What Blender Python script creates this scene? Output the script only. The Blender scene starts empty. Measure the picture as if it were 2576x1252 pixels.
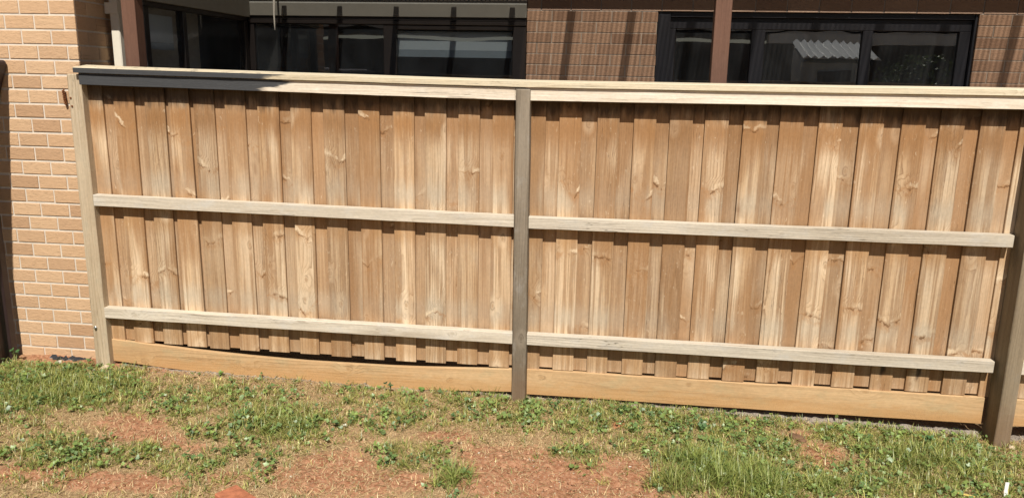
import bpy, bmesh, math, random
import numpy as np
from mathutils import Vector, noise
random.seed(7); rng = np.random.default_rng(7)
S = bpy.context.scene
COL = S.collection

# ------------------------------------------------------------------ camera, sky, sun, exposure
YAW, PITCH, ROLL = (math.radians(a) for a in (6.8, 12.7, 1.06))
F, CX, CY = 1950.0, 1288.0, 626.0                     # focal length and centre in photo units (2576 wide)
CAM = Vector((0, -4.5, 2.016))
fwd = Vector((-math.sin(YAW)*math.cos(PITCH), math.cos(YAW)*math.cos(PITCH), -math.sin(PITCH)))
rgt0 = Vector((math.cos(YAW), math.sin(YAW), 0)); up0 = rgt0.cross(fwd)
rgt = math.cos(ROLL)*rgt0 + math.sin(ROLL)*up0
up = -math.sin(ROLL)*rgt0 + math.cos(ROLL)*up0
from mathutils import Matrix
cd = bpy.data.cameras.new('camera'); cam = bpy.data.objects.new('camera', cd); COL.objects.link(cam)
Mx = Matrix((rgt, up, -fwd)).transposed().to_4x4(); Mx.translation = CAM
cam.matrix_world = Mx
cd.sensor_fit = 'HORIZONTAL'; cd.sensor_width = 36.0; cd.lens = 36.0*F/2576.0
cd.clip_start = 0.05; cd.clip_end = 1000
S.camera = cam

SUN = Vector((0.14, -1.0, 1.30)).normalized()         # towards the sun
w = bpy.data.worlds.new('World'); S.world = w; w.use_nodes = True
nt = w.node_tree
sky = nt.nodes.new('ShaderNodeTexSky'); sky.sky_type = 'NISHITA'; sky.sun_disc = False
sky.sun_elevation = math.asin(SUN.z); sky.sun_rotation = math.atan2(SUN.x, SUN.y)
bg = nt.nodes['Background']; bg.inputs[1].default_value = 0.05
nt.links.new(sky.outputs[0], bg.inputs[0])
sl = bpy.data.lights.new('sun', 'SUN'); sl.energy = 5.0; sl.angle = math.radians(0.5); sl.color = (1.0, 0.93, 0.82)
so = bpy.data.objects.new('sun', sl); COL.objects.link(so)
so.rotation_euler = (-SUN).to_track_quat('-Z', 'Y').to_euler()
S.view_settings.view_transform = 'Standard'; S.view_settings.look = 'None'
S.view_settings.exposure = 0.32; S.view_settings.gamma = 1.0

# ------------------------------------------------------------------ helpers
def ray(u, v):
    return fwd + rgt*((u-CX)/F) - up*((v-CY)/F)
def at(u, v, y):                                      # photo point -> point on the plane at depth y
    d = ray(u, v); return CAM + d*((y-CAM.y)/d.y)
def onz(u, v, z):                                     # photo point -> point on the level z
    d = ray(u, v); return CAM + d*((z-CAM.z)/d.z)
def tag(o, label=None, cat=None, group=None, kind=None):
    if label: o['label'] = label
    if cat: o['category'] = cat
    if group: o['group'] = group
    if kind: o['kind'] = kind
    return o
def empty(name, loc=(0, 0, 0)):
    o = bpy.data.objects.new(name, None); COL.objects.link(o); o.location = loc; o.empty_display_size = .1
    return o
class MB:
    def __init__(s): s.bm = bmesh.new()
    def box(s, x0, x1, y0, y1, z0, z1, mat=0, col=None):
        r = bmesh.ops.create_cube(s.bm, size=1)
        for v in r['verts']:
            v.co = Vector(((x0+x1)/2+v.co.x*(x1-x0), (y0+y1)/2+v.co.y*(y1-y0), (z0+z1)/2+v.co.z*(z1-z0)))
        fs = {f for v in r['verts'] for f in v.link_faces}
        for f in fs: f.material_index = mat
        return r['verts']
    def poly(s, pts, ext, mat=0):                     # prism: polygon pushed along ext
        a = [s.bm.verts.new(p) for p in pts]; b = [s.bm.verts.new(Vector(p)+Vector(ext)) for p in pts]
        n = len(pts)
        fs = [s.bm.faces.new(a), s.bm.faces.new(b[::-1])]
        for i in range(n): fs.append(s.bm.faces.new((a[i], b[i], b[(i+1) % n], a[(i+1) % n])))
        for f in fs: f.material_index = mat
    def tube(s, pts, r, n=8, mat=0):
        rings = []
        P = [Vector(p) for p in pts]
        for i, p in enumerate(P):
            d = (P[min(i+1, len(P)-1)]-P[max(i-1, 0)]).normalized()
            a = d.orthogonal().normalized(); b = d.cross(a)
            rr = r[i] if isinstance(r, (list, tuple)) else r
            rings.append([s.bm.verts.new(p+(a*math.cos(t)+b*math.sin(t))*rr) for t in [2*math.pi*k/n for k in range(n)]])
        for i in range(len(P)-1):
            for k in range(n):
                f = s.bm.faces.new((rings[i][k], rings[i][(k+1) % n], rings[i+1][(k+1) % n], rings[i+1][k])); f.material_index = mat
        s.bm.faces.new(rings[0][::-1]); s.bm.faces.new(rings[-1])
    def build(s, name, mats, parent=None, loc=None, bevel=0, smooth=False):
        if loc is not None:
            for v in s.bm.verts: v.co -= Vector(loc)
        bmesh.ops.recalc_face_normals(s.bm, faces=s.bm.faces)
        me = bpy.data.meshes.new(name); s.bm.to_mesh(me); s.bm.free()
        for m in (mats if isinstance(mats, (list, tuple)) else [mats]): me.materials.append(m)
        o = bpy.data.objects.new(name, me); COL.objects.link(o)
        if loc is not None: o.location = loc
        if parent: o.parent = parent
        if bevel:
            b = o.modifiers.new('Bevel', 'BEVEL'); b.width = bevel; b.segments = 1; b.limit_method = 'ANGLE'
        if smooth:
            for p in me.polygons: p.use_smooth = True
        return o

# ------------------------------------------------------------------ node helpers
class G:
    def __init__(s, name):
        s.m = bpy.data.materials.new(name); s.m.use_nodes = True; s.t = s.m.node_tree
        s.b = s.t.nodes['Principled BSDF']; s.out = s.t.nodes['Material Output']
    def n(s, typ, **k):
        n = s.t.nodes.new(typ)
        for a, v in k.items(): setattr(n, a, v)
        return n
    def link(s, a, b): s.t.links.new(a, b)
    def inp(s, sock, v):
        if isinstance(v, bpy.types.NodeSocket): s.link(v, sock)
        elif isinstance(v, (tuple, list)) and len(v) == 3 and sock.type == 'RGBA': sock.default_value = (*v, 1)
        else: sock.default_value = v
    def math(s, op, a, b=0.0, c=0.0, clamp=False):
        n = s.n('ShaderNodeMath', operation=op); n.use_clamp = clamp
        s.inp(n.inputs[0], a); s.inp(n.inputs[1], b); s.inp(n.inputs[2], c); return n.outputs[0]
    def mix(s, f, a, b, mode='MIX'):
        n = s.n('ShaderNodeMix', data_type='RGBA', blend_type=mode)
        s.inp(n.inputs[0], f); s.inp(n.inputs[6], a); s.inp(n.inputs[7], b); return n.outputs[2]
    def rng(s, v, a, b, c=0.0, d=1.0, smooth=True):   # values or sockets
        n = s.n('ShaderNodeMapRange', interpolation_type='SMOOTHSTEP' if smooth else 'LINEAR')
        s.inp(n.inputs[0], v)
        for i, x in enumerate((a, b, c, d)): s.inp(n.inputs[i+1], x)
        return n.outputs[0]
    def xyz(s, v):
        n = s.n('ShaderNodeSeparateXYZ'); s.link(v, n.inputs[0]); return n.outputs
    def comb(s, x=0.0, y=0.0, z=0.0):
        n = s.n('ShaderNodeCombineXYZ')
        for i, v in enumerate((x, y, z)): s.inp(n.inputs[i], v)
        return n.outputs[0]
    def noise(s, v, scale=1, detail=3, rough=.55, dist=0, out=0):
        n = s.n('ShaderNodeTexNoise'); s.link(v, n.inputs['Vector'])
        n.inputs['Scale'].default_value = scale; n.inputs['Detail'].default_value = detail
        n.inputs['Roughness'].default_value = rough; n.inputs['Distortion'].default_value = dist
        return n.outputs[out]
    def coord(s, which='Object'): return s.n('ShaderNodeTexCoord').outputs[which]
    def rand(s): return s.n('ShaderNodeObjectInfo').outputs['Random']
    def bump(s, h, strength=.4, dist=.004):
        n = s.n('ShaderNodeBump'); s.inp(n.inputs['Strength'], strength); n.inputs['Distance'].default_value = dist
        s.link(h, n.inputs['Height']); s.link(n.outputs[0], s.b.inputs['Normal'])
    def base(s, c, rough=.8, spec=.3):
        s.inp(s.b.inputs['Base Color'], c); s.inp(s.b.inputs['Roughness'], rough)
        s.b.inputs['Specular IOR Level'].default_value = spec

def plain(name, c, rough=.6, var=.12, scale=8, spec=.3, bump=.15, metal=0):
    g = G(name); p = g.coord()
    n1 = g.noise(p, scale, 5); n2 = g.noise(p, scale*9, 3)
    f = g.math('ADD', g.math('MULTIPLY', n1, .7), g.math('MULTIPLY', n2, .3))
    f = g.rng(f, .3, .7, 1-var, 1+var)
    g.base(g.mix(1.0, c, g.n('ShaderNodeCombineColor').outputs[0], 'MIX') if False else g.mix(1.0, c, g.comb(f, f, f), 'MULTIPLY'), rough, spec)
    g.b.inputs['Metallic'].default_value = metal
    if bump: g.bump(n2, bump, .002)
    return g.m

def wood(name, pale, mid, dark, along='Z', weather=None, grey=(.42, .37, .30), grey_amt=.25, knots=.8, streak=.7, ring=30, stain_shade=False, paint=False, edge=0.0, whorl=0.0, splash=None, lam=.62, rough=.85, vary=.14, crack=.5):
    """flat-sawn pine: warped growth rings bent round knots, fibre, brown streaks, weathering bands."""
    g = G(name); P = g.xyz(g.coord()); r = g.rand()
    a = {'X': 0, 'Y': 1, 'Z': 2}[along]
    L = P[a]
    other = [i for i in range(3) if i != a]
    U = g.math('ADD', P[other[0]], g.math('MULTIPLY', P[other[1]], .9))      # across the board
    off = g.math('MULTIPLY', r, 91.7)
    Uo = g.math('ADD', U, off); Lo = g.math('ADD', L, g.math('MULTIPLY', r, 37.3))
    # knots
    kv = g.comb(g.math('MULTIPLY', Uo, 6.0), g.math('MULTIPLY', Lo, 2.3), off)
    vo = g.n('ShaderNodeTexVoronoi', voronoi_dimensions='2D', feature='F1'); g.link(kv, vo.inputs['Vector']); vo.inputs['Scale'].default_value = 1.0
    vo.inputs['Randomness'].default_value = 1.0
    # squash so that a knot is near round in metres
    vpos = g.xyz(vo.outputs['Position']); kp = g.xyz(kv)
    dx = g.math('DIVIDE', g.math('SUBTRACT', kp[0], vpos[0]), 6.0); dz = g.math('DIVIDE', g.math('SUBTRACT', kp[1], vpos[1]), 2.3*1.9)
    kd = g.math('SQRT', g.math('ADD', g.math('MULTIPLY', dx, dx), g.math('MULTIPLY', dz, dz)))
    wob = g.noise(g.comb(g.math('MULTIPLY', Uo, 30), g.math('MULTIPLY', Lo, 30), off), 1, 2)
    kd = g.math('ADD', kd, g.math('MULTIPLY', g.math('SUBTRACT', wob, .5), .012))
    kon = g.math('GREATER_THAN', g.xyz(vo.outputs['Color'])[0], 1-knots*.62)
    near = g.math('MULTIPLY', g.rng(kd, .0, .06, 1, 0), kon)
    # branch whorls: pale flared knots meeting in a V across the board
    if whorl:
        cl = g.math('DIVIDE', Lo, .46); cid = g.math('FLOOR', cl)
        wn = g.n('ShaderNodeTexWhiteNoise', noise_dimensions='2D'); g.link(g.comb(cid, off, 0), wn.inputs['Vector'])
        w3 = g.xyz(wn.outputs['Color'])
        l = g.math('MULTIPLY', g.math('SUBTRACT', g.math('FRACT', cl), g.math('ADD', .28, g.math('MULTIPLY', w3[0], .44))), .46)
        uu = g.math('SUBTRACT', P[0], g.math('MULTIPLY', g.math('SUBTRACT', w3[1], .5), .07))
        wv = g.noise(g.comb(g.math('MULTIPLY', Uo, 26), g.math('MULTIPLY', Lo, 20), off), 1, 4, .65)
        au = g.math('ABSOLUTE', uu)
        va = g.math('SUBTRACT', g.math('ADD', l, g.math('MULTIPLY', g.math('SUBTRACT', wv, .5), .085)), g.math('MULTIPLY', au, g.math('SUBTRACT', g.math('MULTIPLY', w3[2], 1.7), .5)))
        side = g.math('MULTIPLY', g.math('SUBTRACT', g.math('FRACT', g.math('MULTIPLY', w3[1], 5.0)), .5), 3.0)
        sided = g.rng(g.math('ADD', g.math('MULTIPLY', g.math('SIGN', uu), side), .45), -.1, .1)
        von = g.math('LESS_THAN', g.math('FRACT', g.math('ADD', g.math('MULTIPLY', w3[0], 7.0), w3[2])), whorl)
        vpale = g.math('MULTIPLY', g.math('MULTIPLY', g.rng(g.math('ABSOLUTE', va), .002, g.math('ADD', .006, g.math('MULTIPLY', au, .32)), 1, 0), g.rng(au, .004, .016)), von)
        vdark = g.math('MULTIPLY', g.rng(g.math('ABSOLUTE', g.math('ADD', va, .018)), .0, .010, 1, 0), von)
        vglow = g.math('MULTIPLY', g.math('MULTIPLY', g.rng(va, -.09, -.015), g.rng(va, -.012, .0, 1, 0)), von)
        vbend = g.math('MULTIPLY', g.rng(g.math('ABSOLUTE', va), 0, .07, 1, 0), von)
    # growth rings
    warp = g.noise(g.comb(g.math('MULTIPLY', Uo, 8), g.math('MULTIPLY', Lo, .55), off), 1, 2)
    warp2 = g.noise(g.comb(g.math('MULTIPLY', Uo, 40), g.math('MULTIPLY', Lo, 7), off), 1, 3)
    fq = g.math('ADD', ring*.55, g.math('MULTIPLY', r, ring*.9))
    ph = g.math('ADD', g.math('MULTIPLY', Uo, fq), g.math('MULTIPLY', warp, 6.0))
    ph = g.math('ADD', ph, g.math('MULTIPLY', warp2, .55))
    ph = g.math('ADD', ph, g.math('MULTIPLY', near, 2.4))
    if whorl: ph = g.math('ADD', ph, g.math('MULTIPLY', vbend, 1.6))
    saw = g.math('FRACT', ph)
    late = g.math('POWER', saw, 3.5)
    late = g.math('MULTIPLY', late, g.rng(saw, .93, 1.0, 1, 0))
    ramp = g.noise(g.comb(g.math('MULTIPLY', Uo, 7), g.math('MULTIPLY', Lo, .9), g.math('ADD', off, 5.0)), 1, 3)
    late = g.math('MULTIPLY', late, g.rng(ramp, .38, .62, .12, 1.0))          # rings fade in and out
    fib = g.noise(g.comb(g.math('MULTIPLY', Uo, 330), g.math('MULTIPLY', Lo, 7), off), 1, 2)
    fib2 = g.noise(g.comb(g.math('MULTIPLY', Uo, 90), g.math('MULTIPLY', Lo, 45), off), 1, 4)
    c = g.mix(g.rng(warp, .35, .68), pale, mid)
    c = g.mix(g.math('MULTIPLY', late, lam), c, dark)
    st = g.noise(g.comb(g.math('MULTIPLY', Uo, 34), g.math('MULTIPLY', Lo, .6), g.math('ADD', off, 11.0)), 1, 3, .6)
    c = g.mix(g.math('MULTIPLY', g.rng(st, .49, .60), streak*.6), c, tuple(.45*x+.55*y for x, y in zip(mid, dark)))
    # saw-mark / sun-bleached mottling
    mot = g.noise(g.comb(g.math('MULTIPLY', Uo, 14), g.math('MULTIPLY', Lo, 6), off), 1, 5, .65)
    c = g.mix(g.math('MULTIPLY', g.rng(mot, .48, .72), grey_amt), c, grey)
    if weather:                                                                # (height, halfwidth, amount, colour) bands along the board
        for z0, hw, amt, cc in weather:
            jag = g.noise(g.comb(g.math('MULTIPLY', Uo, 55), g.math('MULTIPLY', Lo, 4), g.math('ADD', off, 3.0)), 1, 3)
            d = g.math('ABSOLUTE', g.math('SUBTRACT', g.math('ADD', L, g.math('MULTIPLY', g.math('SUBTRACT', jag, .5), .12)), z0))
            c = g.mix(g.math('MULTIPLY', g.rng(d, 0, hw, 1, 0), amt), c, cc)
    # knot colour: dark rim, honey heart, pale halo
    c = g.mix(g.math('MULTIPLY', g.rng(kd, .018, .045, 1, 0), g.math('MULTIPLY', kon, .5)), c, pale)
    rim = g.math('MULTIPLY', g.rng(g.math('ABSOLUTE', g.math('SUBTRACT', kd, .014)), .0, .006, 1, 0), kon)
    c = g.mix(g.math('MULTIPLY', g.math('MULTIPLY', rim, g.rng(wob, .42, .6)), .45), c, tuple(x*.6 for x in dark))
    c = g.mix(g.math('MULTIPLY', g.rng(kd, .003, .013, 1, 0), g.math('MULTIPLY', kon, .65)), c, tuple(.5*x+.5*y for x, y in zip(mid, dark)))
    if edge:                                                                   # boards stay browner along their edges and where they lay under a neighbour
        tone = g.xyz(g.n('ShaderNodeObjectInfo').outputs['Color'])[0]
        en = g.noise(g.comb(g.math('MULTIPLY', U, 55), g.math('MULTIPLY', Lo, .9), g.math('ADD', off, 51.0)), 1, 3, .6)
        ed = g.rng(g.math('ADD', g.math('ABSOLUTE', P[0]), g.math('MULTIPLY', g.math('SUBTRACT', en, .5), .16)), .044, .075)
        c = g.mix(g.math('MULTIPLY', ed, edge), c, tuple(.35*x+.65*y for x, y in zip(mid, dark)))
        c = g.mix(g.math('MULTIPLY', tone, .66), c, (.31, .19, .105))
        drip = g.xyz(g.n('ShaderNodeObjectInfo').outputs['Color'])[1]                # two boards carry a black drip under the low rail
        dw = g.math('ADD', g.math('ABSOLUTE', P[0]), g.math('MULTIPLY', g.math('SUBTRACT', en, .5), .05))
        dz_ = g.math('ADD', L, g.math('MULTIPLY', g.math('SUBTRACT', en, .5), .16))
        dm = g.math('MULTIPLY', g.math('MULTIPLY', g.rng(dw, .004, .026, 1, 0), g.rng(dz_, .325, .37)), g.math('MULTIPLY', g.math('LESS_THAN', L, .48), drip))
        brn = g.noise(g.comb(g.math('MULTIPLY', Uo, 3.5), g.math('MULTIPLY', Lo, .7), g.math('ADD', off, 61.0)), 1, 3, .6)
        c = g.mix(g.math('MULTIPLY', g.rng(brn, .47, .60), .68), c, (.295, .16, .072))
        # resin runs and rough-sawn pale scars
        sc_ = g.noise(g.comb(g.math('MULTIPLY', Uo, 70), g.math('MULTIPLY', Lo, 22), g.math('ADD', off, 71.0)), 1, 3, .65)
        c = g.mix(g.math('MULTIPLY', g.rng(sc_, .62, .72), g.math('MULTIPLY', g.rng(ramp, .4, .6), .5)), c, (.62, .50, .36))
    if whorl:
        c = g.mix(g.math('MULTIPLY', vglow, g.math('MULTIPLY', g.rng(wv, .4, .6), .55)), c, (.33, .17, .07))
        c = g.mix(g.math('MULTIPLY', vdark, g.math('MULTIPLY', g.rng(wv, .38, .6), g.math('MULTIPLY', sided, .85))), c, tuple(x*.8 for x in dark))
        c = g.mix(g.math('MULTIPLY', vpale, g.math('MULTIPLY', g.rng(mot, .36, .60, .0, .8), g.math('MULTIPLY', sided, g.rng(w3[1], .0, .8, .25, .95)))), c, (.70, .57, .40))
    if edge: c = g.mix(g.math('MULTIPLY', dm, .85), c, (.035, .024, .02))
    # drying cracks
    ck = g.noise(g.comb(g.math('MULTIPLY', Uo, 60), g.math('MULTIPLY', Lo, 1.6), g.math('ADD', off, 23.0)), 1, 2)
    ckm = g.math('MULTIPLY', g.rng(g.math('ABSOLUTE', g.math('SUBTRACT', ck, .5)), 0, .012, 1, 0), g.rng(ramp, .52, .64))
    c = g.mix(g.math('MULTIPLY', ckm, crack), c, tuple(x*.3 for x in dark))
    v = g.math('ADD', g.math('MULTIPLY', g.math('SUBTRACT', fib, .5), .5), g.math('MULTIPLY', g.math('SUBTRACT', fib2, .5), .32))
    rv = g.math('MULTIPLY', g.math('SUBTRACT', g.math('FRACT', g.math('MULTIPLY', r, 17.3)), .5), vary*2)
    v = g.math('ADD', g.math('ADD', 1.0, v), rv)
    c = g.mix(1.0, c, g.comb(v, v, v), 'MULTIPLY')
    if stain_shade:                                                                  # tannin stain under the cap, darkened further to deepen the shade there
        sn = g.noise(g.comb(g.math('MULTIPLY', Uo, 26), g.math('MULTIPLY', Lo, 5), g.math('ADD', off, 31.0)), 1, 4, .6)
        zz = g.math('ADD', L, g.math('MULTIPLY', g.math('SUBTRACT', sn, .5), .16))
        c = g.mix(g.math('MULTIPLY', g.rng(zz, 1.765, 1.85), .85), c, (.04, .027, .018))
        dr = g.noise(g.comb(g.math('MULTIPLY', Uo, 5), g.math('MULTIPLY', Lo, 2.2), g.math('ADD', off, 41.0)), 1, 3, .6)
        c = g.mix(g.math('MULTIPLY', g.rng(dr, .66, .76), .55), c, (.16, .075, .03))
    if splash:                                                                 # damp orange foot of the board and soil splashed up it
        sp = g.noise(g.comb(g.math('MULTIPLY', P[0], 14), g.math('MULTIPLY', P[1], 14), g.math('MULTIPLY', P[2], 40)), 1, 5, .65)
        zz = g.math('ADD', P[2], g.math('MULTIPLY', g.math('SUBTRACT', sp, .5), .16))
        c = g.mix(g.rng(zz, splash[0], splash[1], .55, 0), c, splash[2])
        sk = g.noise(g.comb(g.math('MULTIPLY', P[0], 210), g.math('MULTIPLY', P[1], 210), g.math('MULTIPLY', P[2], 300)), 1, 3)
        c = g.mix(g.math('MULTIPLY', g.rng(zz, splash[0], splash[1], 1, 0), g.rng(sk, .52, .68, 0, .4)), c, (.17, .085, .04))
    if paint:                                                                  # half-finished dark grey paint, ragged end
        pn = g.noise(g.comb(g.math('MULTIPLY', P[0], 6), g.math('MULTIPLY', P[1], 60), g.math('MULTIPLY', P[2], 75)), 1, 3, .6)
        zrel = g.math('MULTIPLY', P[2], 3.2)
        edge = g.math('ADD', g.math('ADD', P[0], g.math('MULTIPLY', g.math('SUBTRACT', pn, .5), .34)), g.math('MULTIPLY', zrel, -1.0))
        pm = g.rng(edge, -1.98, -1.90, 1, 0)
        wear = g.noise(g.comb(g.math('MULTIPLY', P[0], 30), g.math('MULTIPLY', P[1], 200), g.math('MULTIPLY', P[2], 200)), 1, 3)
        pcol = g.mix(g.rng(wear, .4, .7, 0, .35), (.052, .054, .058), (.075, .077, .08))
        top = g.xyz(g.n('ShaderNodeNewGeometry').outputs['Normal'])[2]
        splat = g.math('GREATER_THAN', g.noise(g.coord(), 20, 2), .60)
        pm = g.math('MULTIPLY', pm, g.math('MAXIMUM', g.math('LESS_THAN', top, .5), g.math('MULTIPLY', splat, .35)))
        c = g.mix(pm, c, pcol)
    g.base(c, rough, .25)
    h = g.math('ADD', g.math('MULTIPLY', fib, .5), g.math('ADD', g.math('MULTIPLY', late, .5), g.math('MULTIPLY', fib2, .5)))
    h = g.math('SUBTRACT', h, g.math('MULTIPLY', ckm, 1.0))
    g.bump(h, .35, .003)
    return g.m

HONEY = (.36, .20, .085); BLEACH = (.46, .40, .31)
M = {}
M['paling'] = wood('weathered pine paling', (.64, .50, .345), (.48, .33, .195), (.155, .073, .028), 'Z',
    weather=[(1.72, .18, .9, (.29, .15, .06)), (1.31, .12, .6, BLEACH), (.59, .12, .6, BLEACH), (1.07, .11, .6, HONEY), (.33, .11, .55, HONEY)], stain_shade=True, vary=.15, edge=.7, whorl=.50, knots=.75, lam=.85, streak=1.3, ring=48)
M['rail'] = wood('weathered pine rail', (.60, .545, .455), (.50, .445, .36), (.27, .21, .145), 'X', grey=(.50, .485, .45), grey_amt=.55, knots=.7, streak=.5, ring=55, vary=.07, crack=1.0)
M['fascia'] = wood('pale pine fascia', (.76, .69, .585), (.66, .58, .47), (.38, .27, .17), 'X', grey=(.72, .685, .62), grey_amt=.5, knots=.9, streak=.35, ring=50, crack=.9, paint=True, vary=.03)
M['capping'] = wood('pale pine capping', (.68, .60, .45), (.57, .49, .35), (.33, .25, .15), 'X', grey=(.56, .54, .44), grey_amt=.4, knots=.35, streak=.2, ring=60, paint=True, vary=.03)
M['plinth'] = wood('yellow pine plinth', (.54, .37, .205), (.45, .285, .145), (.24, .13, .05), 'X', grey=(.38, .32, .19), grey_amt=.45, knots=.8, streak=.35, ring=36, vary=.05, splash=(-.07, .03, (.47, .255, .095)))
M['pinepost'] = wood('pale treated pine post', (.52, .43, .31), (.44, .35, .24), (.26, .18, .10), 'Z', grey=(.42, .37, .27), grey_amt=.5, knots=.3, streak=.3, ring=45)
M['greypost'] = wood('grey hardwood post', (.285, .24, .185), (.185, .152, .112), (.065, .05, .034), 'Z', grey=(.30, .28, .25), grey_amt=.6, knots=.1, streak=.6, ring=70, vary=.03, crack=.9, splash=(.12, .40, (.19, .115, .065)))
M['brownpost'] = wood('brown hardwood post', (.30, .245, .172), (.215, .168, .11), (.08, .056, .034), 'Z', grey=(.22, .19, .15), grey_amt=.5, knots=.1, streak=.5, ring=60, vary=.03, crack=.9, splash=(.10, .36, (.17, .10, .055)))

def brick_mat(name, c1, c2, c3, bump=.7):
    g = G(name); p = g.coord()
    at_ = g.n('ShaderNodeAttribute', attribute_name='tone'); t = at_.outputs['Fac']
    c = g.mix(g.rng(t, 0, .5), c1, c2); c = g.mix(g.rng(t, .6, 1.0), c, c3)
    P = g.xyz(p)
    q = g.comb(g.math('MULTIPLY', P[0], 1.0), P[1], g.math('MULTIPLY', P[2], 2.2))
    n = g.noise(q, 28, 5, .65); n2 = g.noise(q, 120, 3)
    sc = g.n('ShaderNodeTexVoronoi', feature='F1'); g.link(g.noise(q, 60, 2, out=1), sc.inputs['Vector']); sc.inputs['Scale'].default_value = 9
    pit = g.math('MULTIPLY', g.rng(sc.outputs['Distance'], .0, .22, 1, 0), g.rng(n, .45, .6))
    v = g.math('ADD', .82, g.math('MULTIPLY', n, .36)); c = g.mix(1.0, c, g.comb(v, v, v), 'MULTIPLY')
    c = g.mix(g.math('MULTIPLY', pit, .55), c, tuple(x*.4 for x in c1))
    sn = g.noise(g.comb(g.math('MULTIPLY', P[0], 26), P[1], g.math('MULTIPLY', P[2], 120)), 1, 3, .6)
    c = g.mix(g.math('MULTIPLY', g.rng(sn, .60, .68), .5), c, tuple(x*.45 for x in c1))
    g.base(c, .9, .2)
    g.bump(g.math('SUBTRACT', g.math('ADD', n, g.math('MULTIPLY', n2, .5)), g.math('MULTIPLY', pit, 1.6)), bump, .006)
    return g.m
M['brick'] = brick_mat('cream rustic brick', (.535, .35, .21), (.58, .395, .245), (.45, .285, .17))
M['brick2'] = brick_mat('brown rustic brick', (.31, .212, .158), (.37, .26, .195), (.26, .175, .13))
M['mortar'] = plain('pale mortar', (.60, .54, .465), .9, .1, 30)
M['mortar2'] = plain('grey mortar', (.36, .32, .285), .9, .1, 30)
M['brownpaint'] = wood('brown painted timber', (.155, .083, .057), (.14, .073, .05), (.10, .05, .035), 'Z', grey=(.17, .095, .068), grey_amt=.3, knots=0, streak=.3, ring=40, rough=.55, vary=.02, crack=.2)
M['roofbeam'] = plain('brown painted beam', (.16, .085, .058), .6, .1)
M['frame'] = plain('dark bronze aluminium', (.028, .024, .024), .35, .1, spec=.5, bump=0)
M['frame2'] = plain('navy black aluminium', (.020, .023, .032), .35, .1, spec=.5, bump=0)
M['bulkhead'] = plain('grey painted bulkhead', (.20, .20, .183), .6, .05)
M['cream'] = plain('cream painted metal', (.72, .68, .58), .45, .05)
M['sunlit_cream'] = plain('cream sunlit strip', (.66, .62, .52), .5, .1)
M['room'] = plain('dim room lining', (.16, .165, .18), .8, .1)
M['blind'] = plain('pale roller blind fabric', (.80, .82, .79), .8, .03, bump=0)
M['blindhem'] = plain('grey blind hem', (.42, .46, .47), .8, .03, bump=0)
M['white'] = plain('white cord', (.75, .74, .7), .6, .05)
M['maroon'] = plain('dark maroon steel', (.03, .017, .018), .42, .1, spec=.5, bump=0)
M['steel'] = plain('galvanised bolt', (.5, .5, .5), .35, .1, metal=1)
M['rust'] = plain('rusty iron', (.17, .062, .022), .9, .4, 90, bump=.6)
M['terracotta'] = plain('terracotta brick', (.36, .135, .07), .9, .35, 22, bump=.5)
M['plastic'] = plain('white plastic', (.82, .83, .82), .4, .03)
M['yellow'] = plain('yellow plastic strip', (.62, .48, .14), .5, .15, 30)
M['black'] = plain('black plastic membrane', (.022, .028, .036), .4, .2, spec=.5)
M['stone'] = plain('pale concrete rubble', (.55, .44, .31), .9, .2, 30, bump=.6)
M['redstone'] = plain('reddish clod', (.34, .15, .075), .95, .2, 30, bump=.6)
M['whitestone'] = plain('white stone', (.74, .70, .62), .8, .15, 30, bump=.5)
M['darkstone'] = plain('dark brown clod', (.15, .085, .05), .95, .2, 30, bump=.6)
M['shedwall'] = plain('pale grey steel sheet', (.45, .5, .52), .5, .06)
M['shedroof'] = plain('white corrugated roof', (.75, .77, .76), .45, .05)
M['darkwood'] = plain('dark stained fence boards', (.035, .026, .02), .8, .2)

def glass_mat(name='tinted window glass', ior=2.3):
    g = G(name); t = g.t
    tr = g.n('ShaderNodeBsdfTransparent'); tr.inputs[0].default_value = (.80, .84, .88, 1)
    gl = g.n('ShaderNodeBsdfGlossy'); gl.inputs['Roughness'].default_value = 0.0; gl.inputs[0].default_value = (1, 1, 1, 1)
    p = g.coord(); n = g.noise(p, 2.2, 1)
    bp = g.n('ShaderNodeBump'); bp.inputs['Strength'].default_value = .06; bp.inputs['Distance'].default_value = .02; g.link(n, bp.inputs['Height'])
    g.link(bp.outputs[0], gl.inputs['Normal'])
    fr = g.n('ShaderNodeFresnel'); fr.inputs[0].default_value = ior
    bf = g.n('ShaderNodeNewGeometry').outputs['Backfacing']
    mx = g.n('ShaderNodeMixShader'); g.link(g.math('MULTIPLY', fr.outputs[0], g.math('SUBTRACT', 1.0, bf)), mx.inputs[0]); g.link(tr.outputs[0], mx.inputs[1]); g.link(gl.outputs[0], mx.inputs[2])
    du = g.n('ShaderNodeBsdfDiffuse'); du.inputs[0].default_value = (.42, .50, .60, 1)          # bluish diffuse film, haze mixed into the colour of the panes
    m3 = g.n('ShaderNodeMixShader'); g.link(g.math('MULTIPLY', g.math('SUBTRACT', 1.0, bf), g.rng(g.noise(p, 3, 5), .3, .7, .02, .055)), m3.inputs[0])
    g.link(mx.outputs[0], m3.inputs[1]); g.link(du.outputs[0], m3.inputs[2])
    g.link(m3.outputs[0], g.out.inputs[0]); return g.m
M['glass'] = glass_mat(); M['glass2'] = glass_mat('plain window glass', 1.35)
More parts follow.
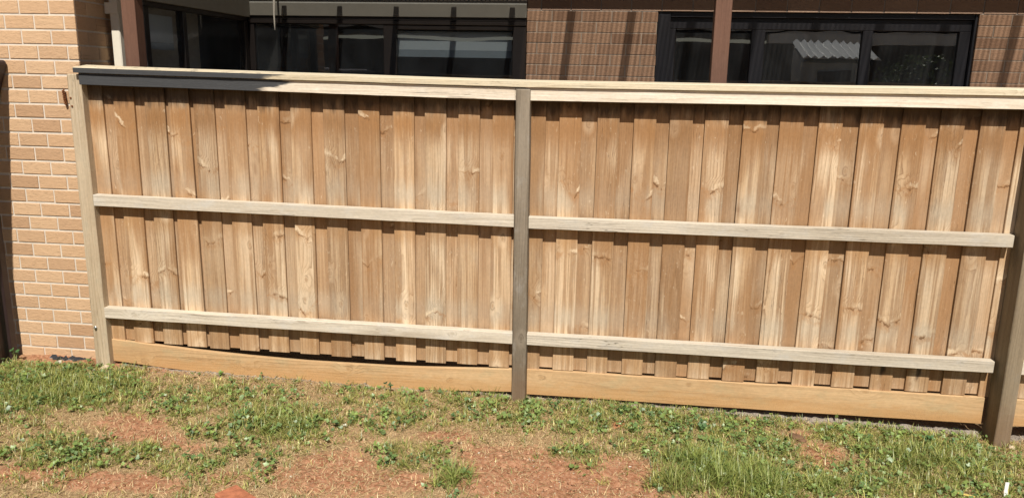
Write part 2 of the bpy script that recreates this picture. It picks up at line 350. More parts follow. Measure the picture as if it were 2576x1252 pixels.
def poly_mat():
    g = G('smoky corrugated polycarbonate'); P = g.xyz(g.coord())
    wv = g.math('SINE', g.math('MULTIPLY', P[0], 2*math.pi/.038)); n = g.noise(g.comb(g.math('MULTIPLY', P[0], 26), g.math('MULTIPLY', P[1], .6), 0), 1, 3)
    f = g.math('ADD', g.math('MULTIPLY', wv, .10), g.math('MULTIPLY', g.math('SUBTRACT', n, .5), .55))
    f = g.math('ADD', f, .80, clamp=True)
    tr = g.n('ShaderNodeBsdfTransparent'); g.link(g.comb(f, g.math('MULTIPLY', f, .93), g.math('MULTIPLY', f, .86)), tr.inputs[0])
    df = g.n('ShaderNodeBsdfDiffuse'); df.inputs[0].default_value = (.30, .27, .24, 1)
    mx = g.n('ShaderNodeMixShader'); mx.inputs[0].default_value = .12; g.link(tr.outputs[0], mx.inputs[1]); g.link(df.outputs[0], mx.inputs[2])
    g.link(mx.outputs[0], g.out.inputs[0]); return g.m
M['poly'] = poly_mat()
def dim_sheet_mat(name, t):
    g = G(name); tr = g.n('ShaderNodeBsdfTransparent'); tr.inputs[0].default_value = (t, t*.97, t*.93, 1)
    df = g.n('ShaderNodeBsdfDiffuse'); df.inputs[0].default_value = (.35, .35, .33, 1)
    mx = g.n('ShaderNodeMixShader'); mx.inputs[0].default_value = .25; g.link(tr.outputs[0], mx.inputs[1]); g.link(df.outputs[0], mx.inputs[2])
    g.link(mx.outputs[0], g.out.inputs[0]); return g.m
M['dimmer'] = dim_sheet_mat('grey sun-dimming sheet', .78); M['lap'] = dim_sheet_mat('doubled smoky sheet', .62)

# ------------------------------------------------------------------ ground
def interp(x, pts):
    return float(np.interp(x, [p[0] for p in pts], [p[1] for p in pts]))
BASE = [(-4.5, .07), (-3.3, .095), (-2.2, .085), (-.47, .06), (2.3, .0), (3.5, -.02)]
def gz0(x, y):
    z = interp(x, BASE)
    if y > .25: return z if False else 0.0
    if y < -.2: z += .02*min(1, (-.2-y))
    if y < -2.5 or x < -5 or x > 4: z = z*.2
    return z
# patches read off the photo: (u, v, ru, rv, weight) in photo units, laid on the ground where they stand
GREEN = [(110, 985, 190, 55, 1), (230, 1010, 130, 40, .9), (60, 1050, 90, 40, .7), (160, 1180, 130, 45, .95), (20, 1190, 60, 30, .6), (330, 1165, 80, 28, .9), (440, 1055, 60, 28, .9), (470, 1215, 90, 30, .8), (590, 1030, 150, 38, .5), (700, 1090, 120, 45, .95), (560, 1110, 70, 26, .7), (620, 1170, 80, 30, .55),
         (900, 1010, 90, 28, .42), (990, 1022, 80, 26, .55), (1010, 1060, 60, 26, .7), (1100, 1060, 60, 24, .45), (930, 1085, 90, 22, .4), (1180, 1012, 110, 22, .45), (1330, 1045, 190, 30, .62), (1460, 1070, 120, 26, .6), (1560, 1040, 120, 30, .9), (1060, 1175, 80, 28, .7), (985, 1150, 35, 16, .7), (1140, 1225, 45, 30, .8), (1450, 1165, 60, 30, .85), (1400, 1060, 60, 20, .6),
         (1700, 1060, 160, 40, .95), (1860, 1050, 140, 36, 1), (1800, 1110, 130, 40, .9), (1920, 1120, 80, 40, 1), (1640, 1110, 80, 26, .6), (1770, 1190, 90, 55, 1), (1890, 1215, 110, 45, 1), (2000, 1190, 80, 28, .6), (1700, 1230, 80, 30, .8), (1590, 1140, 60, 24, .55),
         (2160, 1100, 120, 34, .8), (2280, 1090, 150, 40, 1), (2420, 1130, 130, 40, 1), (2330, 1160, 130, 40, .95), (2480, 1190, 120, 60, .95), (2200, 1190, 100, 36, .85), (2100, 1225, 90, 26, .8), (2340, 1220, 110, 30, .9), (2560, 1170, 60, 60, .8), (750, 1140, 50, 18, .6), (640, 1225, 60, 22, .4)]
BARE = [(330, 925, 150, 18, 1), (190, 918, 120, 12, 1), (340, 1085, 90, 26, .9), (400, 1130, 70, 24, .9), (310, 1125, 60, 20, .7), (90, 1215, 120, 24, .9), (230, 1235, 120, 22, .9), (380, 1240, 90, 22, .9), (500, 1150, 60, 18, .6), (560, 1225, 60, 24, .7), (1450, 1215, 260, 50, 1.1), (1330, 1180, 150, 36, 1), (1560, 1190, 110, 36, 1), (1250, 1235, 150, 30, .9), (850, 1190, 120, 36, .6), (820, 1235, 140, 24, .8), (1020, 1225, 90, 24, .7), (1120, 1110, 80, 20, .5), (700, 1215, 90, 20, .6), (2050, 1130, 70, 26, .8), (2010, 1085, 45, 16, .8), (2090, 1165, 50, 18, .6), (1640, 1225, 70, 26, .8), (2500, 1090, 60, 14, .6), (840, 1120, 110, 24, .35), (480, 1050, 60, 16, .4)]
def patch_arrays(L):
    out = []
    for u, v, ru, rv, wt in L:
        c = onz(u, v, .05); a = onz(u+ru, v, .05); b = onz(u, v-rv, .05); d = onz(u, v+rv, .05)
        out.append((c.x, (b.y+d.y)/2, abs(a.x-c.x), abs(b.y-d.y)/2, wt))
    return np.array(out)
GA, BA = patch_arrays(GREEN), patch_arrays(BARE)
def field(A, x, y):
    f = np.zeros_like(x)
    for cx, cy, rx, ry, wt in A:
        d2 = ((x-cx)/rx)**2+((y-cy)/ry)**2
        f = np.maximum(f, wt*np.exp(-d2*.62))
    return f
# cheap tileable value noise on arrays
_tab = rng.random((128, 128))
def vnoise(x, y, s):
    x = np.asarray(x)*s+1000; y = np.asarray(y)*s+1000
    xi = np.floor(x).astype(int); yi = np.floor(y).astype(int); fx = x-xi; fy = y-yi
    fx = fx*fx*(3-2*fx); fy = fy*fy*(3-2*fy)
    g = lambda i, j: _tab[i % 128, j % 128]
    return (g(xi, yi)*(1-fx)+g(xi+1, yi)*fx)*(1-fy)+(g(xi, yi+1)*(1-fx)+g(xi+1, yi+1)*fx)*fy
def fbm(x, y, s): return vnoise(x, y, s)*.5+vnoise(x, y, s*2.1)*.3+vnoise(x, y, s*4.3)*.2
def baseline(x): return np.interp(x, [p[0] for p in BASE], [p[1] for p in BASE])
def gz(x, y):
    x = np.asarray(x, float); y = np.asarray(y, float)
    z = baseline(x)
    z = np.where(y < -.15, z+.02*np.clip(-.15-y, 0, 1), z)
    far = np.clip((np.maximum(np.abs(x)-5, -y-2.8))/1.5, 0, 1)
    z = z*(1-far)
    house = np.clip((y-.12)/.15, 0, 1)*(x > -3.3)
    z = z*(1-house)-.02*house
    amp = (1-far)*(1-house)
    gr = field(GA, x, y)
    z = z+amp*(.028*(fbm(x, y, 4)-.5)+.026*(fbm(x, y, 17)-.5)+.014*(vnoise(x, y, 60)-.5)+.012*gr)
    z = z+amp*.018*np.exp(-((y-.02)/.05)**2)*(x > -2.9)*(x < 2.3)*(fbm(x, y, 9))      # gravelly ridge under the plinth
    return z
xs = np.concatenate([-np.geomspace(300, 5.2, 14), np.arange(-4.9, 4.0, .0125), np.geomspace(4.3, 300, 14)])
ys = np.concatenate([-np.geomspace(300, 3.2, 14), np.arange(-3.0, -1.75, .05), np.arange(-1.75, .32, .0125), np.geomspace(.5, 300, 14)])
X, Y = np.meshgrid(xs, ys); Z = gz(X, Y)
nx, ny = len(xs), len(ys)
co = np.stack([X, Y, Z], -1).reshape(-1, 3)
ii = (np.arange(ny-1)[:, None]*nx+np.arange(nx-1)[None, :]).reshape(-1)
quads = np.stack([ii, ii+1, ii+1+nx, ii+nx], -1)
def mesh_np(name, co, faces, mats, attrs=None, smooth=False):
    me = bpy.data.meshes.new(name); k = faces.shape[1]
    me.vertices.add(len(co)); me.vertices.foreach_set('co', co.astype(np.float32).ravel())
    me.loops.add(faces.size); me.loops.foreach_set('vertex_index', faces.astype(np.int32).ravel())
    me.polygons.add(len(faces)); me.polygons.foreach_set('loop_start', np.arange(0, faces.size, k, dtype=np.int32))
    me.polygons.foreach_set('loop_total', np.full(len(faces), k, np.int32))
    if smooth: me.polygons.foreach_set('use_smooth', np.ones(len(faces), bool))
    me.update(calc_edges=True)
    for n, a in (attrs or {}).items():
        if a.ndim == 1:
            t = me.attributes.new(n, 'FLOAT', 'POINT'); t.data.foreach_set('value', a.astype(np.float32))
        else:
            t = me.attributes.new(n, 'FLOAT_COLOR', 'POINT'); t.data.foreach_set('color', np.concatenate([a, np.ones((len(a), 1))], 1).astype(np.float32).ravel())
    for m in mats: me.materials.append(m)
    o = bpy.data.objects.new(name, me); COL.objects.link(o); return o
bare = np.clip(field(BA, X, Y)*(.55+.9*fbm(X, Y, 6)), 0, 1)
bare = np.clip(bare-.6*field(GA, X, Y), 0, 1)
grav = np.exp(-((Y-.0)/.07)**2)*(X > -3.1)*(.5+fbm(X, Y, 5))
def ground_mat():
    g = G('red dirt with dead thatch'); p = g.coord(); P = g.xyz(p)
    b = g.n('ShaderNodeAttribute', attribute_name='bare').outputs['Fac']; gv = g.n('ShaderNodeAttribute', attribute_name='gravel').outputs['Fac']
    n1 = g.noise(p, 5, 5, .6); n2 = g.noise(p, 45, 4, .65); n3 = g.noise(p, 220, 3)
    dirt = g.mix(g.rng(n2, .35, .65), (.265, .118, .060), (.44, .24, .142)); dirt = g.mix(g.rng(n1, .5, .7, 0, .5), dirt, (.44, .25, .15))
    vo = g.n('ShaderNodeTexVoronoi', feature='F1'); g.link(p, vo.inputs['Vector']); vo.inputs['Scale'].default_value = 95
    peb = g.math('MULTIPLY', g.rng(vo.outputs['Distance'], .25, .32, 1, 0), g.math('GREATER_THAN', g.xyz(vo.outputs['Color'])[0], .72))
    dirt = g.mix(g.math('MULTIPLY', peb, .75), dirt, g.mix(g.xyz(vo.outputs['Color'])[1], (.52, .33, .22), (.60, .47, .34)))
    th = g.mix(g.rng(n3, .35, .65), (.21, .135, .07), (.46, .33, .185)); th = g.mix(g.rng(n2, .45, .7, 0, .6), th, (.30, .16, .085))
    f = g.rng(g.math('ADD', b, g.math('MULTIPLY', g.math('SUBTRACT', n2, .5), .7)), .12, .40)
    c = g.mix(f, th, dirt)
    gr = g.mix(g.rng(n3, .3, .7), (.23, .19, .155), (.38, .33, .28))
    c = g.mix(g.rng(g.math('ADD', gv, g.math('MULTIPLY', g.math('SUBTRACT', n2, .5), .9)), .45, .8), c, gr)
    g.base(c, .95, .15)
    g.bump(g.math('ADD', g.math('ADD', n3, n2), g.math('MULTIPLY', peb, .8)), .8, .008)
    return g.m
M['ground'] = ground_mat()
ground = mesh_np('ground', co, quads, [M['ground']], {'bare': bare.reshape(-1), 'gravel': grav.reshape(-1)}, True)
tag(ground, 'red dirt yard ground with patches of dead thatch', 'ground', kind='structure')

# ------------------------------------------------------------------ timber fence
FX = lambda u, v, y=0: at(u, v, y).x
fence = empty('timber_fence', (-.48, 0, .06))
tag(fence, 'unpainted pine paling fence with two rails, plinth and half painted top board', 'fence')
FL = Vector((-.48, 0, .06))
def fpart(mb, name, mat, loc, bevel=.002, parent=None):
    o = mb.build(name, mat, None, loc, bevel); o.parent = parent or fence
    if parent is None: o.location = Vector(loc)-FL
    else: o.location = Vector(loc)-Vector(parent['_w'])
    return o
fronts = []
for lst, v in (([(222, 262), (288, 339), (366, 416), (426.5, 478.5), (488.6, 540), (568, 619), (648, 702)], 258), ([(732, 783), (814.7, 867.6), (902.9, 956), (988.8, 1042.8), (1069, 1123), (1153.6, 1207.8), (1239.5, 1293.5)], 283),
               ([(1318, 1374), (1409, 1464.7), (1503, 1558), (1595.7, 1652), (1686, 1743.7), (1774, 1833), (1869.5, 1928.5)], 298), ([(1960, 2020), (2058, 2118), (2163, 2223), (2268, 2328), (2364, 2426), (2465, 2529), (2566, 2630), (2672, 2736), (2778, 2842)], 312)):
    for a, b in lst: fronts.append((FX(a, v), FX(b, v)))
while fronts[-1][1] < 4.72: fronts.append((fronts[-1][0]+.2065, fronts[-1][1]+.2065))   # the bay beyond the right post
T = .015
DRIPS = (FX(2200, 945), FX(2308, 955))
def paling(x0, x1, y, zb, zt, lean, tone=0.0):
    mb = MB(); nseg = 8; xc = (x0+x1)/2; bow = random.uniform(-.0025, .0025); cup = random.uniform(-.001, .001)
    vs = []
    for k in range(nseg+1):
        t = k/nseg; z = zb+(zt-zb)*t; sx = lean*(t-.5)*.012; sy = bow*math.sin(math.pi*t)*1.5
        e = [random.uniform(-.0006, .0006) for _ in range(2)]
        vs.append([mb.bm.verts.new((x, yy+sy, z)) for x, yy in ((x0+sx+e[0], y-T), (xc+sx, y-T+cup), (x1+sx+e[1], y-T), (x1+sx+e[1], y), (x0+sx+e[0], y))])
    for k in range(nseg):
        for j in range(5): mb.bm.faces.new((vs[k][j], vs[k][(j+1) % 5], vs[k+1][(j+1) % 5], vs[k+1][j]))
    mb.bm.faces.new(vs[0][::-1]); mb.bm.faces.new(vs[-1])
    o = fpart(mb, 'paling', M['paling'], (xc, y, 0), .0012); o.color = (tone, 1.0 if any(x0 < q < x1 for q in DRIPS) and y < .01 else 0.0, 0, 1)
    return o
def pbot(x): return interp(x, [(-3.2, .268), (-2.6, .254), (-1.8, .249), (-.5, .247), (2.3, .252), (3.5, .252)])
for i, (x0, x1) in enumerate(fronts):
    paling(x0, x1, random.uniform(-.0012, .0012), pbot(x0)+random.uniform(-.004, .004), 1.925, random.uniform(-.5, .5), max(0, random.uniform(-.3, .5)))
    if i+1 < len(fronts):
        g0, g1 = x1, fronts[i+1][0]
        if 1.29 < i < 1.0: continue
        e = (.124-(g1-g0))/2
        e = max(.016, min(.045, e))
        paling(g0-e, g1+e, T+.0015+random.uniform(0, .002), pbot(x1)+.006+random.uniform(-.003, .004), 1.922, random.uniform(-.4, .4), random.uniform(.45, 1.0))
def board(name, mat, pts, y0, y1, h, loc, bevel=.002, wob=.0015, segs=14):
    """long board following (x, ztop) points, front y0, back y1, height h"""
    mb = MB(); x0, x1 = pts[0][0], pts[-1][0]; vs = []
    for k in range(segs+1):
        x = x0+(x1-x0)*k/segs; zt = interp(x, [p[:2] for p in pts]); e = [random.uniform(-wob, wob)*.7 for _ in range(4)]
        vs.append([mb.bm.verts.new(p) for p in ((x, y0+e[0], zt-h+e[1]), (x, y1, zt-h+e[1]), (x, y1, zt+e[2]), (x, y0+e[3], zt+e[2]))])
    for k in range(segs):
        for j in range(4): mb.bm.faces.new((vs[k][j], vs[k][(j+1) % 4], vs[k+1][(j+1) % 4], vs[k+1][j]))
    mb.bm.faces.new(vs[0][::-1]); mb.bm.faces.new(vs[-1])
    return fpart(mb, name, mat, loc, bevel)
# rails
for (xa, za, xb, zb) in ((-3.165, 1.236, -.52, 1.210), (-.436, 1.205, 2.222, 1.211), (2.335, 1.214, 4.93, 1.214),
                         (-3.168, .503, -.516, .489), (-.430, .489, 2.226, .485), (2.335, .486, 4.93, .486)):
    board('rail', M['rail'], [(xa, za), (xb, zb)], -.070, -.0165, .069, ((xa+xb)/2, -.03, za-.035))
# plinths
for pts, h in (([(-3.165, .277), (-2.75, .247), (-2.3, .222), (-1.8, .208), (-1.2, .212), (-.8, .229), (-.52, .243)], .150), ([(-.428, .248), (.8, .246), (2.226, .250)], .163), ([(2.34, .250), (4.93, .250)], .163)):
    board('plinth', M['plinth'], pts, -.028, -.001, h, ((pts[0][0]+pts[-1][0])/2, -.01, .17))
# fascia and capping (not centred: the paint ends at a place of its own)
f1 = board('fascia_board', M['fascia'], [(-3.166, 1.976), (-.525, 1.940)], -.088, -.0165, .069, (0, 0, 1.92), segs=20)
f1['label'] = 'fascia board painted dark grey over its left half'
board('fascia_board', M['fascia'], [(-.524, 1.940), (2.1, 1.952), (5.02, 1.956)], -.088, -.0165, .069, (0, 0, 1.925), segs=20)
def capping(pts, loc):
    mb = MB(); vs = []; n = 24; x0, x1 = pts[0][0], pts[-1][0]
    for k in range(n+1):
        x = x0+(x1-x0)*k/n; zt = interp(x, [p[:2] for p in pts]); tl = interp(x, [(p[0], p[2]) for p in pts]); e = random.uniform(-.0008, .0008)
        vs.append([mb.bm.verts.new(p) for p in ((x, -.102, zt-.032+e), (x, .03, zt-.032+tl+e), (x, .03, zt+tl+e), (x, -.102, zt+e))])
    for k in range(n):
        for j in range(4): mb.bm.faces.new((vs[k][j], vs[k][(j+1) % 4], vs[k+1][(j+1) % 4], vs[k+1][j]))
    mb.bm.faces.new(vs[0][::-1]); mb.bm.faces.new(vs[-1])
    return fpart(mb, 'capping', M['capping'], loc, .002)
c1 = capping([(-3.19, 2.008, .016), (-2.4, 1.998, .013), (-.5, 1.976, .009), (1.0, 1.978, .009), (2.2, 1.984, .010), (5.03, 1.988, .01)], (0, 0, 1.98))
c1['label'] = 'capping board painted dark grey along its left front edge'
def post(name, mat, quad, z0, z1, y0, y1, lab=None):
    (xa0, xb0), (xa1, xb1) = quad                      # bottom and top x range
    mb = MB(); rings = []; n = 16
    for k in range(n+1):
        t = k/n; z = z0+(z1-z0)*t; xa = xa0+(xa1-xa0)*t; xb = xb0+(xb1-xb0)*t; e = [random.uniform(-.0016, .0016) for _ in range(4)]
        rings.append([mb.bm.verts.new(p) for p in ((xa+e[0], y0+e[2], z), (xb+e[1], y0+e[3], z), (xb+e[1], y1, z), (xa+e[0], y1, z))])
    for k in range(n):
        for j in range(4): mb.bm.faces.new((rings[k][j], rings[k][(j+1) % 4], rings[k+1][(j+1) % 4], rings[k+1][j]))
    mb.bm.faces.new(rings[0][::-1]); mb.bm.faces.new(rings[-1])
    loc = ((xa0+xb0)/2, y0, 0); o = fpart(mb, name, mat, loc, .004); o['_w'] = loc
    if lab: o['label'] = lab
    return o
pl = post('post', M['pinepost'], ((-3.264, -3.165), (-3.258, -3.168)), .10, 1.968, -.068, .0, 'pale pine end post against the brick wall')
post('post', M['greypost'], ((-.507, -.424), (-.517, -.438)), -.1, 1.934, -.118, -.002, 'grey hardwood middle post')
post('post', M['brownpost'], ((2.250, 2.336), (2.238, 2.328)), -.1, 1.94, -.150, -.001, 'brown hardwood right post, dark on its left side')
post('post', M['brownpost'], ((4.94, 5.03), (4.94, 5.03)), -.1, 1.94, -.150, -.001)
# bolt and nails on the end post
mb = MB(); p = at(246, 821, -.05); mb.tube([(p.x, -.0685, p.z), (p.x, -.078, p.z)], .011, 10); mb.tube([(p.x, -.078, p.z), (p.x, -.085, p.z)], .006, 6)
fpart(mb, 'bolt', M['steel'], (p.x, -.05, p.z), .001, parent=pl)
for u, v in ((183.5, 246.5), (187, 267)):
    mb = MB(); p = at(u, v, -.05); mb.tube([(p.x, -.0685, p.z), (p.x, -.074, p.z)], .006, 8)
    fpart(mb, 'nail', M['rust'], (p.x, -.05, p.z), .0005, parent=pl)
for o in bpy.data.objects:
    if '_w' in o: del o['_w']

# ------------------------------------------------------------------ house
house = empty('brick_house', (-.5, 2.2, 0))
tag(house, 'brick house with dark windows behind the timber fence', 'house')
HL = Vector((-.5, 2.2, 0))
def hpart(mb, name, mat, bevel=0, parent=None, loc=None):
    o = mb.build(name, mat, None, loc if loc is not None else tuple(HL), bevel)
    o.parent = parent or house
    o.location = Vector(loc if loc is not None else HL)-(HL if parent is None else HL+parent.location)
    return o
def bricks(mb, org, ud, nd, u0, u1, z0, z1, L, H, off0, joint=.010, rec=.0035, phase=None, vj=None, bd=-.06, md=-.10, ms=.003):
    vj = vj or joint
    """running bond on the plane org + u*ud, outward normal nd. slot 0 brick, slot 1 mortar"""
    lay = mb.bm.verts.layers.float.get('tone') or mb.bm.verts.layers.float.new('tone')
    org, ud, nd = Vector(org), Vector(ud), Vector(nd); ev = Vector((0, 0, 1))
    def bx(ua, ub, za, zb, d0, d1, mat):
        r = bmesh.ops.create_cube(mb.bm, size=1)['verts']; t = random.random()
        for v in r:
            c = v.co.copy(); v.co = org+ud*(ua+(c.x+.5)*(ub-ua))+nd*(d0+(c.y+.5)*(d1-d0))+ev*(za+(c.z+.5)*(zb-za)); v[lay] = t
        for f in {f for v in r for f in v.link_faces}: f.material_index = mat
    bx(u0+ms, u1-.003, z0, z1, md, -rec, 1)
    k = 0; z = z0 if phase is None else phase-math.ceil((phase-z0)/H)*H
    while z < z1-.004:
        za, zb = max(z, z0), min(z+H-joint, z1)
        if zb-za > .008:
            o = off0+(L/2 if k % 2 else 0)+random.uniform(-.005, .005); u = u0+(o % L)-L
            while u < u1:
                ua, ub = max(u, u0), min(u+L-vj, u1)
                if ub-ua > .012: bx(ua, ub, za+random.uniform(-.0012, .0012), zb+random.uniform(-.0012, .0012), bd, random.uniform(-.0012, .0012), 0)
                u += L
        z += H; k += 1
CXN = -3.272                                           # right corner of the near brick wall
mb = MB()
bricks(mb, (0, .08, 0), (1, 0, 0), (0, -1, 0), -5.2, CXN, -.10, 3.0, .199, .0905, .07, phase=1.9655, joint=.0145, rec=.0045, vj=.0105, bd=-.012, md=-.02)
a_ = math.radians(8.5)
bricks(mb, (CXN-.001+.083*math.sin(a_), .083-.083*math.cos(a_), 0), (-math.sin(a_), math.cos(a_), 0), (math.cos(a_), math.sin(a_), 0), .088, 1.0, -.10, 3.0, .235, .0905, .03, phase=1.9655, joint=.012, rec=.006, vj=.010, bd=-.02, md=-.03, ms=.012)
mb.box(-5.2, CXN-.24, .19, 2.0, -.1, 3.0, 1)
hpart(mb, 'brick_wall', [M['brick'], M['mortar']], .0015)
YW = 2.2
px0, px1 = FX(1325, 100, YW), FX(1652, 100, YW); wx1 = FX(2453, 125, YW)
zl = at(1657, 29, YW).z; zbk = at(1325, 47, YW).z
mb = MB(); bricks(mb, (0, YW, 0), (1, 0, 0), (0, -1, 0), px0, px1, 0, zl, .247, .0873, .09, phase=at(1431, 80, YW).z-.003); hpart(mb, 'brick_pier', [M['brick2'], M['mortar2']], .0015)
mb = MB(); bricks(mb, (0, YW, 0), (1, 0, 0), (0, -1, 0), wx1, 7.5, 0, zl, .247, .0873, .12, phase=at(1431, 80, YW).z-.003); hpart(mb, 'brick_wall', [M['brick2'], M['mortar2']], .0015)
mb = MB(); bricks(mb, (0, YW, 0), (1, 0, 0), (0, -1, 0), px0, 7.5, zl+.001, 3.06, .247, .0873*2, .12, phase=zl+.001, rec=.004); hpart(mb, 'brick_lintel', [M['brick2'], M['mortar2']], .0015)
# splash marks on the lintel
# bulkhead over the left windows, and above it a cream slatted strip imitating stripes of sunlight
XG = -3.15
mb = MB(); mb.box(XG+.002, px0-.003, YW-.03, YW+.12, zbk, 2.604); mb.box(XG-.1, XG+.03, .62, YW-.031, zbk-.015, 2.604); hpart(mb, 'bulkhead', M['bulkhead'], .003)
mb = MB(); x = XG+.05
while x < px0-.02:
    mb.box(x, x+.022, YW-.02, YW+.01, 2.605, 3.04); x += .036
mb.box(XG+.03, px0-.003, YW+.011, YW+.1, 2.605, 3.04); hpart(mb, 'sun_stripes', M['sunlit_cream'])
mb = MB(); mb.box(XG-.1, XG+.02, .62, YW-.03, 2.605, 3.04); hpart(mb, 'side_cladding', M['sunlit_cream'])
# eave
mb = MB(); mb.box(-5.2, 7.5, 1.84, 6.5, 3.062, 3.16); mb.box(-5.2, 7.5, 1.81, 1.838, 3.05, 3.24); hpart(mb, 'eave', M['bulkhead'], .003)
mb = MB(); mb.poly([(-6, 1.7, 3.2), (-6, 4.2, 4.2), (-6, 6.6, 3.2)], (14, 0, 0)); hpart(mb, 'roof', M['darkwood'])
# room behind the glass: a closed dark box
mb = MB(); mb.box(-5.1, 7.4, 6.3, 6.4, 0, 3.05); mb.box(-5.1, 7.4, 2.4, 6.3, -.05, .02); mb.box(-5.1, 7.4, 2.42, 6.3, 2.9, 2.95); mb.box(-5.1, -5.0, 2.4, 6.3, .02, 2.9); mb.box(7.3, 7.4, 2.4, 6.3, .02, 2.9)
mb.box(-5.0, XG-.5, 2.05, 2.4, .02, 2.9); mb.box(px0+.02, px1-.02, YW+.11, YW+.06, .02, 2.9); mb.box(wx1+.02, 7.3, YW+.11, YW+.06, .02, 2.9)
hpart(mb, 'room', M['room'])
def window(name, pts_frame, panes, mat, lab=None, gl='glass'):
    mb = MB()
    for b in pts_frame: mb.box(*b)
    fr = hpart(mb, name, mat, .003)
    if lab: fr['label'] = lab
    for b in panes:
        mb = MB(); mb.box(*b); mb.build('pane', M[gl], None, tuple(HL)).parent = fr
        o = COL.objects[-1] if False else fr.children[-1]; o.location = -fr.location*0
    return fr
# back-left glazed doors (between the side glazing and the pier)
y0, y1 = YW-.012, YW+.05
XL = lambda u: FX(u, 120, YW)
fb = [(XG, px0-.004, y0, y1, zbk-.03, zbk-.001), (XG, px0-.004, y0-.010, y1, zbk-.062, zbk-.032), (XL(966), XL(998), y0, y1, .15, zbk-.065), (XL(1290), px0-.004, y0, y1, .15, zbk-.065), (XL(998)+.001, XL(1290)-.001, y0, y1, zbk-.10, zbk-.066), (XG, XG+.05, y0, y1, .15, zbk-.065), (XG, px0-.004, y0, y1, .02, .149)]
window('window', fb, [(XG+.052, XL(966)-.002, y0+.025, y0+.031, .152, zbk-.066), (XL(998)+.002, XL(1290)-.002, y0+.025, y0+.031, .152, zbk-.102)], M['frame'])
# side glazing facing right
fs = [(XG-.06, XG, .62, .68, .15, zbk-.05), (XG-.06, XG, 2.12, 2.19, .15, zbk-.05), (XG-.06, XG, .62, 2.19, zbk-.049, zbk-.016), (XG-.06, XG, .62, 2.19, .02, .149), (XG-.06, XG, 1.12, 1.17, .15, zbk-.05)]
window('window', fs, [(XG-.034, XG-.028, .682, 1.118, .152, zbk-.052), (XG-.034, XG-.028, 1.172, 2.118, .152, zbk-.052)], M['frame'], gl='glass2')
mb = MB(); mb.box(-4.6, XG-.4, .70, .76, .02, 2.9); mb.box(-4.6, -4.5, .76, 2.0, .02, 2.9); mb.box(-4.5, XG-.02, .62, 2.2, 2.60, 2.66); mb.box(-4.5, XG-.1, .76, 2.05, -.04, .02); hpart(mb, 'alcove', M['room'])
# right window
xr = lambda u: FX(u, 120, YW+.07)
z1_ = zl-.002; hb = .13; y0, y1 = YW+.06, YW+.12; zs = .9
fr = [(px1+.002, xr(1682), YW+.02, y1, zs, z1_), (xr(2437), wx1-.002, YW+.02, y1, zs, z1_), (xr(1682)+.001, xr(2437)-.001, YW+.03, y1, z1_-.04, z1_), (xr(1682)+.001, xr(2437)-.001, y0, y1, z1_-hb, z1_-.041),
      (xr(1682)+.001, xr(1697), y0, y1, zs, z1_-hb-.001), (xr(1888), xr(1922), y0, y1, zs, z1_-hb-.001), (xr(2166), xr(2192), y0, y1, zs, z1_-hb-.001), (xr(2408), xr(2437)-.001, y0, y1, zs, z1_-hb-.001), (px1+.002, wx1-.002, YW+.02, y1, zs-.06, zs-.001)]
pn = [(xr(a)+.002, xr(b)-.002, y0+.025, y0+.031, zs, z1_-hb-.002) for a, b in ((1697, 1888), (1922, 2166), (2192, 2408))]
window('window', fr, pn, M['frame2'])
mb = MB(); bricks(mb, (0, YW, 0), (1, 0, 0), (0, -1, 0), px1+.002, wx1-.002, 0, zs-.065, .247, .0873, .09, phase=at(1431, 80, YW).z-.003); hpart(mb, 'brick_wall', [M['brick2'], M['mortar2']], .0015)
# downpipe with its bracket
a, b = FX(285, 60, .5), FX(305, 60, .5)
mb = MB(); mb.box(a-.002, b+.003, .47, .53, .02, 2.66); dpp = hpart(mb, 'downpipe', M['cream'], .006)
zb_ = at(282, 22, .5).z; mb = MB(); mb.box(a-.028, b+.005, .462, .469, zb_-.035, zb_+.035); mb.build('bracket', M['cream'], dpp, tuple(HL)).location = (0, 0, 0)

# blinds hanging inside the windows
mb = MB(); q0, q1 = at(996, 86, YW+.06), at(1287, 128, YW+.06); mb.box(q0.x, q1.x, YW+.06, YW+.063, at(1140, 127, YW+.06).z, zbk-.11)
mb.box(q0.x, q1.x, YW+.059, YW+.064, at(1140, 145, YW+.06).z, at(1140, 127, YW+.06).z-.001, 1)
bl = mb.build('roller_blind', [M['blind'], M['blindhem']], None, (q0.x, YW+.06, 2.2)); tag(bl, 'pale roller blind half lowered inside the window left of the brick pier', 'blind')
mb = MB(); mb.box(XG-.08, XG-.077, .69, 1.10, 2.19, 2.38); mb.box(XG-.081, XG-.076, .69, 1.10, 2.14, 2.189, 1)
bl = mb.build('roller_blind', [M['blind'], M['blindhem']], None, (XG-.14, .7, 2.2)); tag(bl, 'short pale blind in the side glass beside the left brown post', 'blind')
mb = MB(); p = at(690, 40, 2.05); q = at(688, 0, 2.05); r_ = at(692, 76, 2.05)
mb.tube([(p.x, 2.05, 3.05), (p.x+.004, 2.05, q.z), (p.x-.002, 2.05, p.z), (r_.x, 2.05, r_.z)], [.010, .010, .007, .005], 6)
tag(mb.build('pull_cord', M['white'], None, (p.x, 2.05, 2.4)), 'thin white cord hanging in front of the grey bulkhead', 'cord')

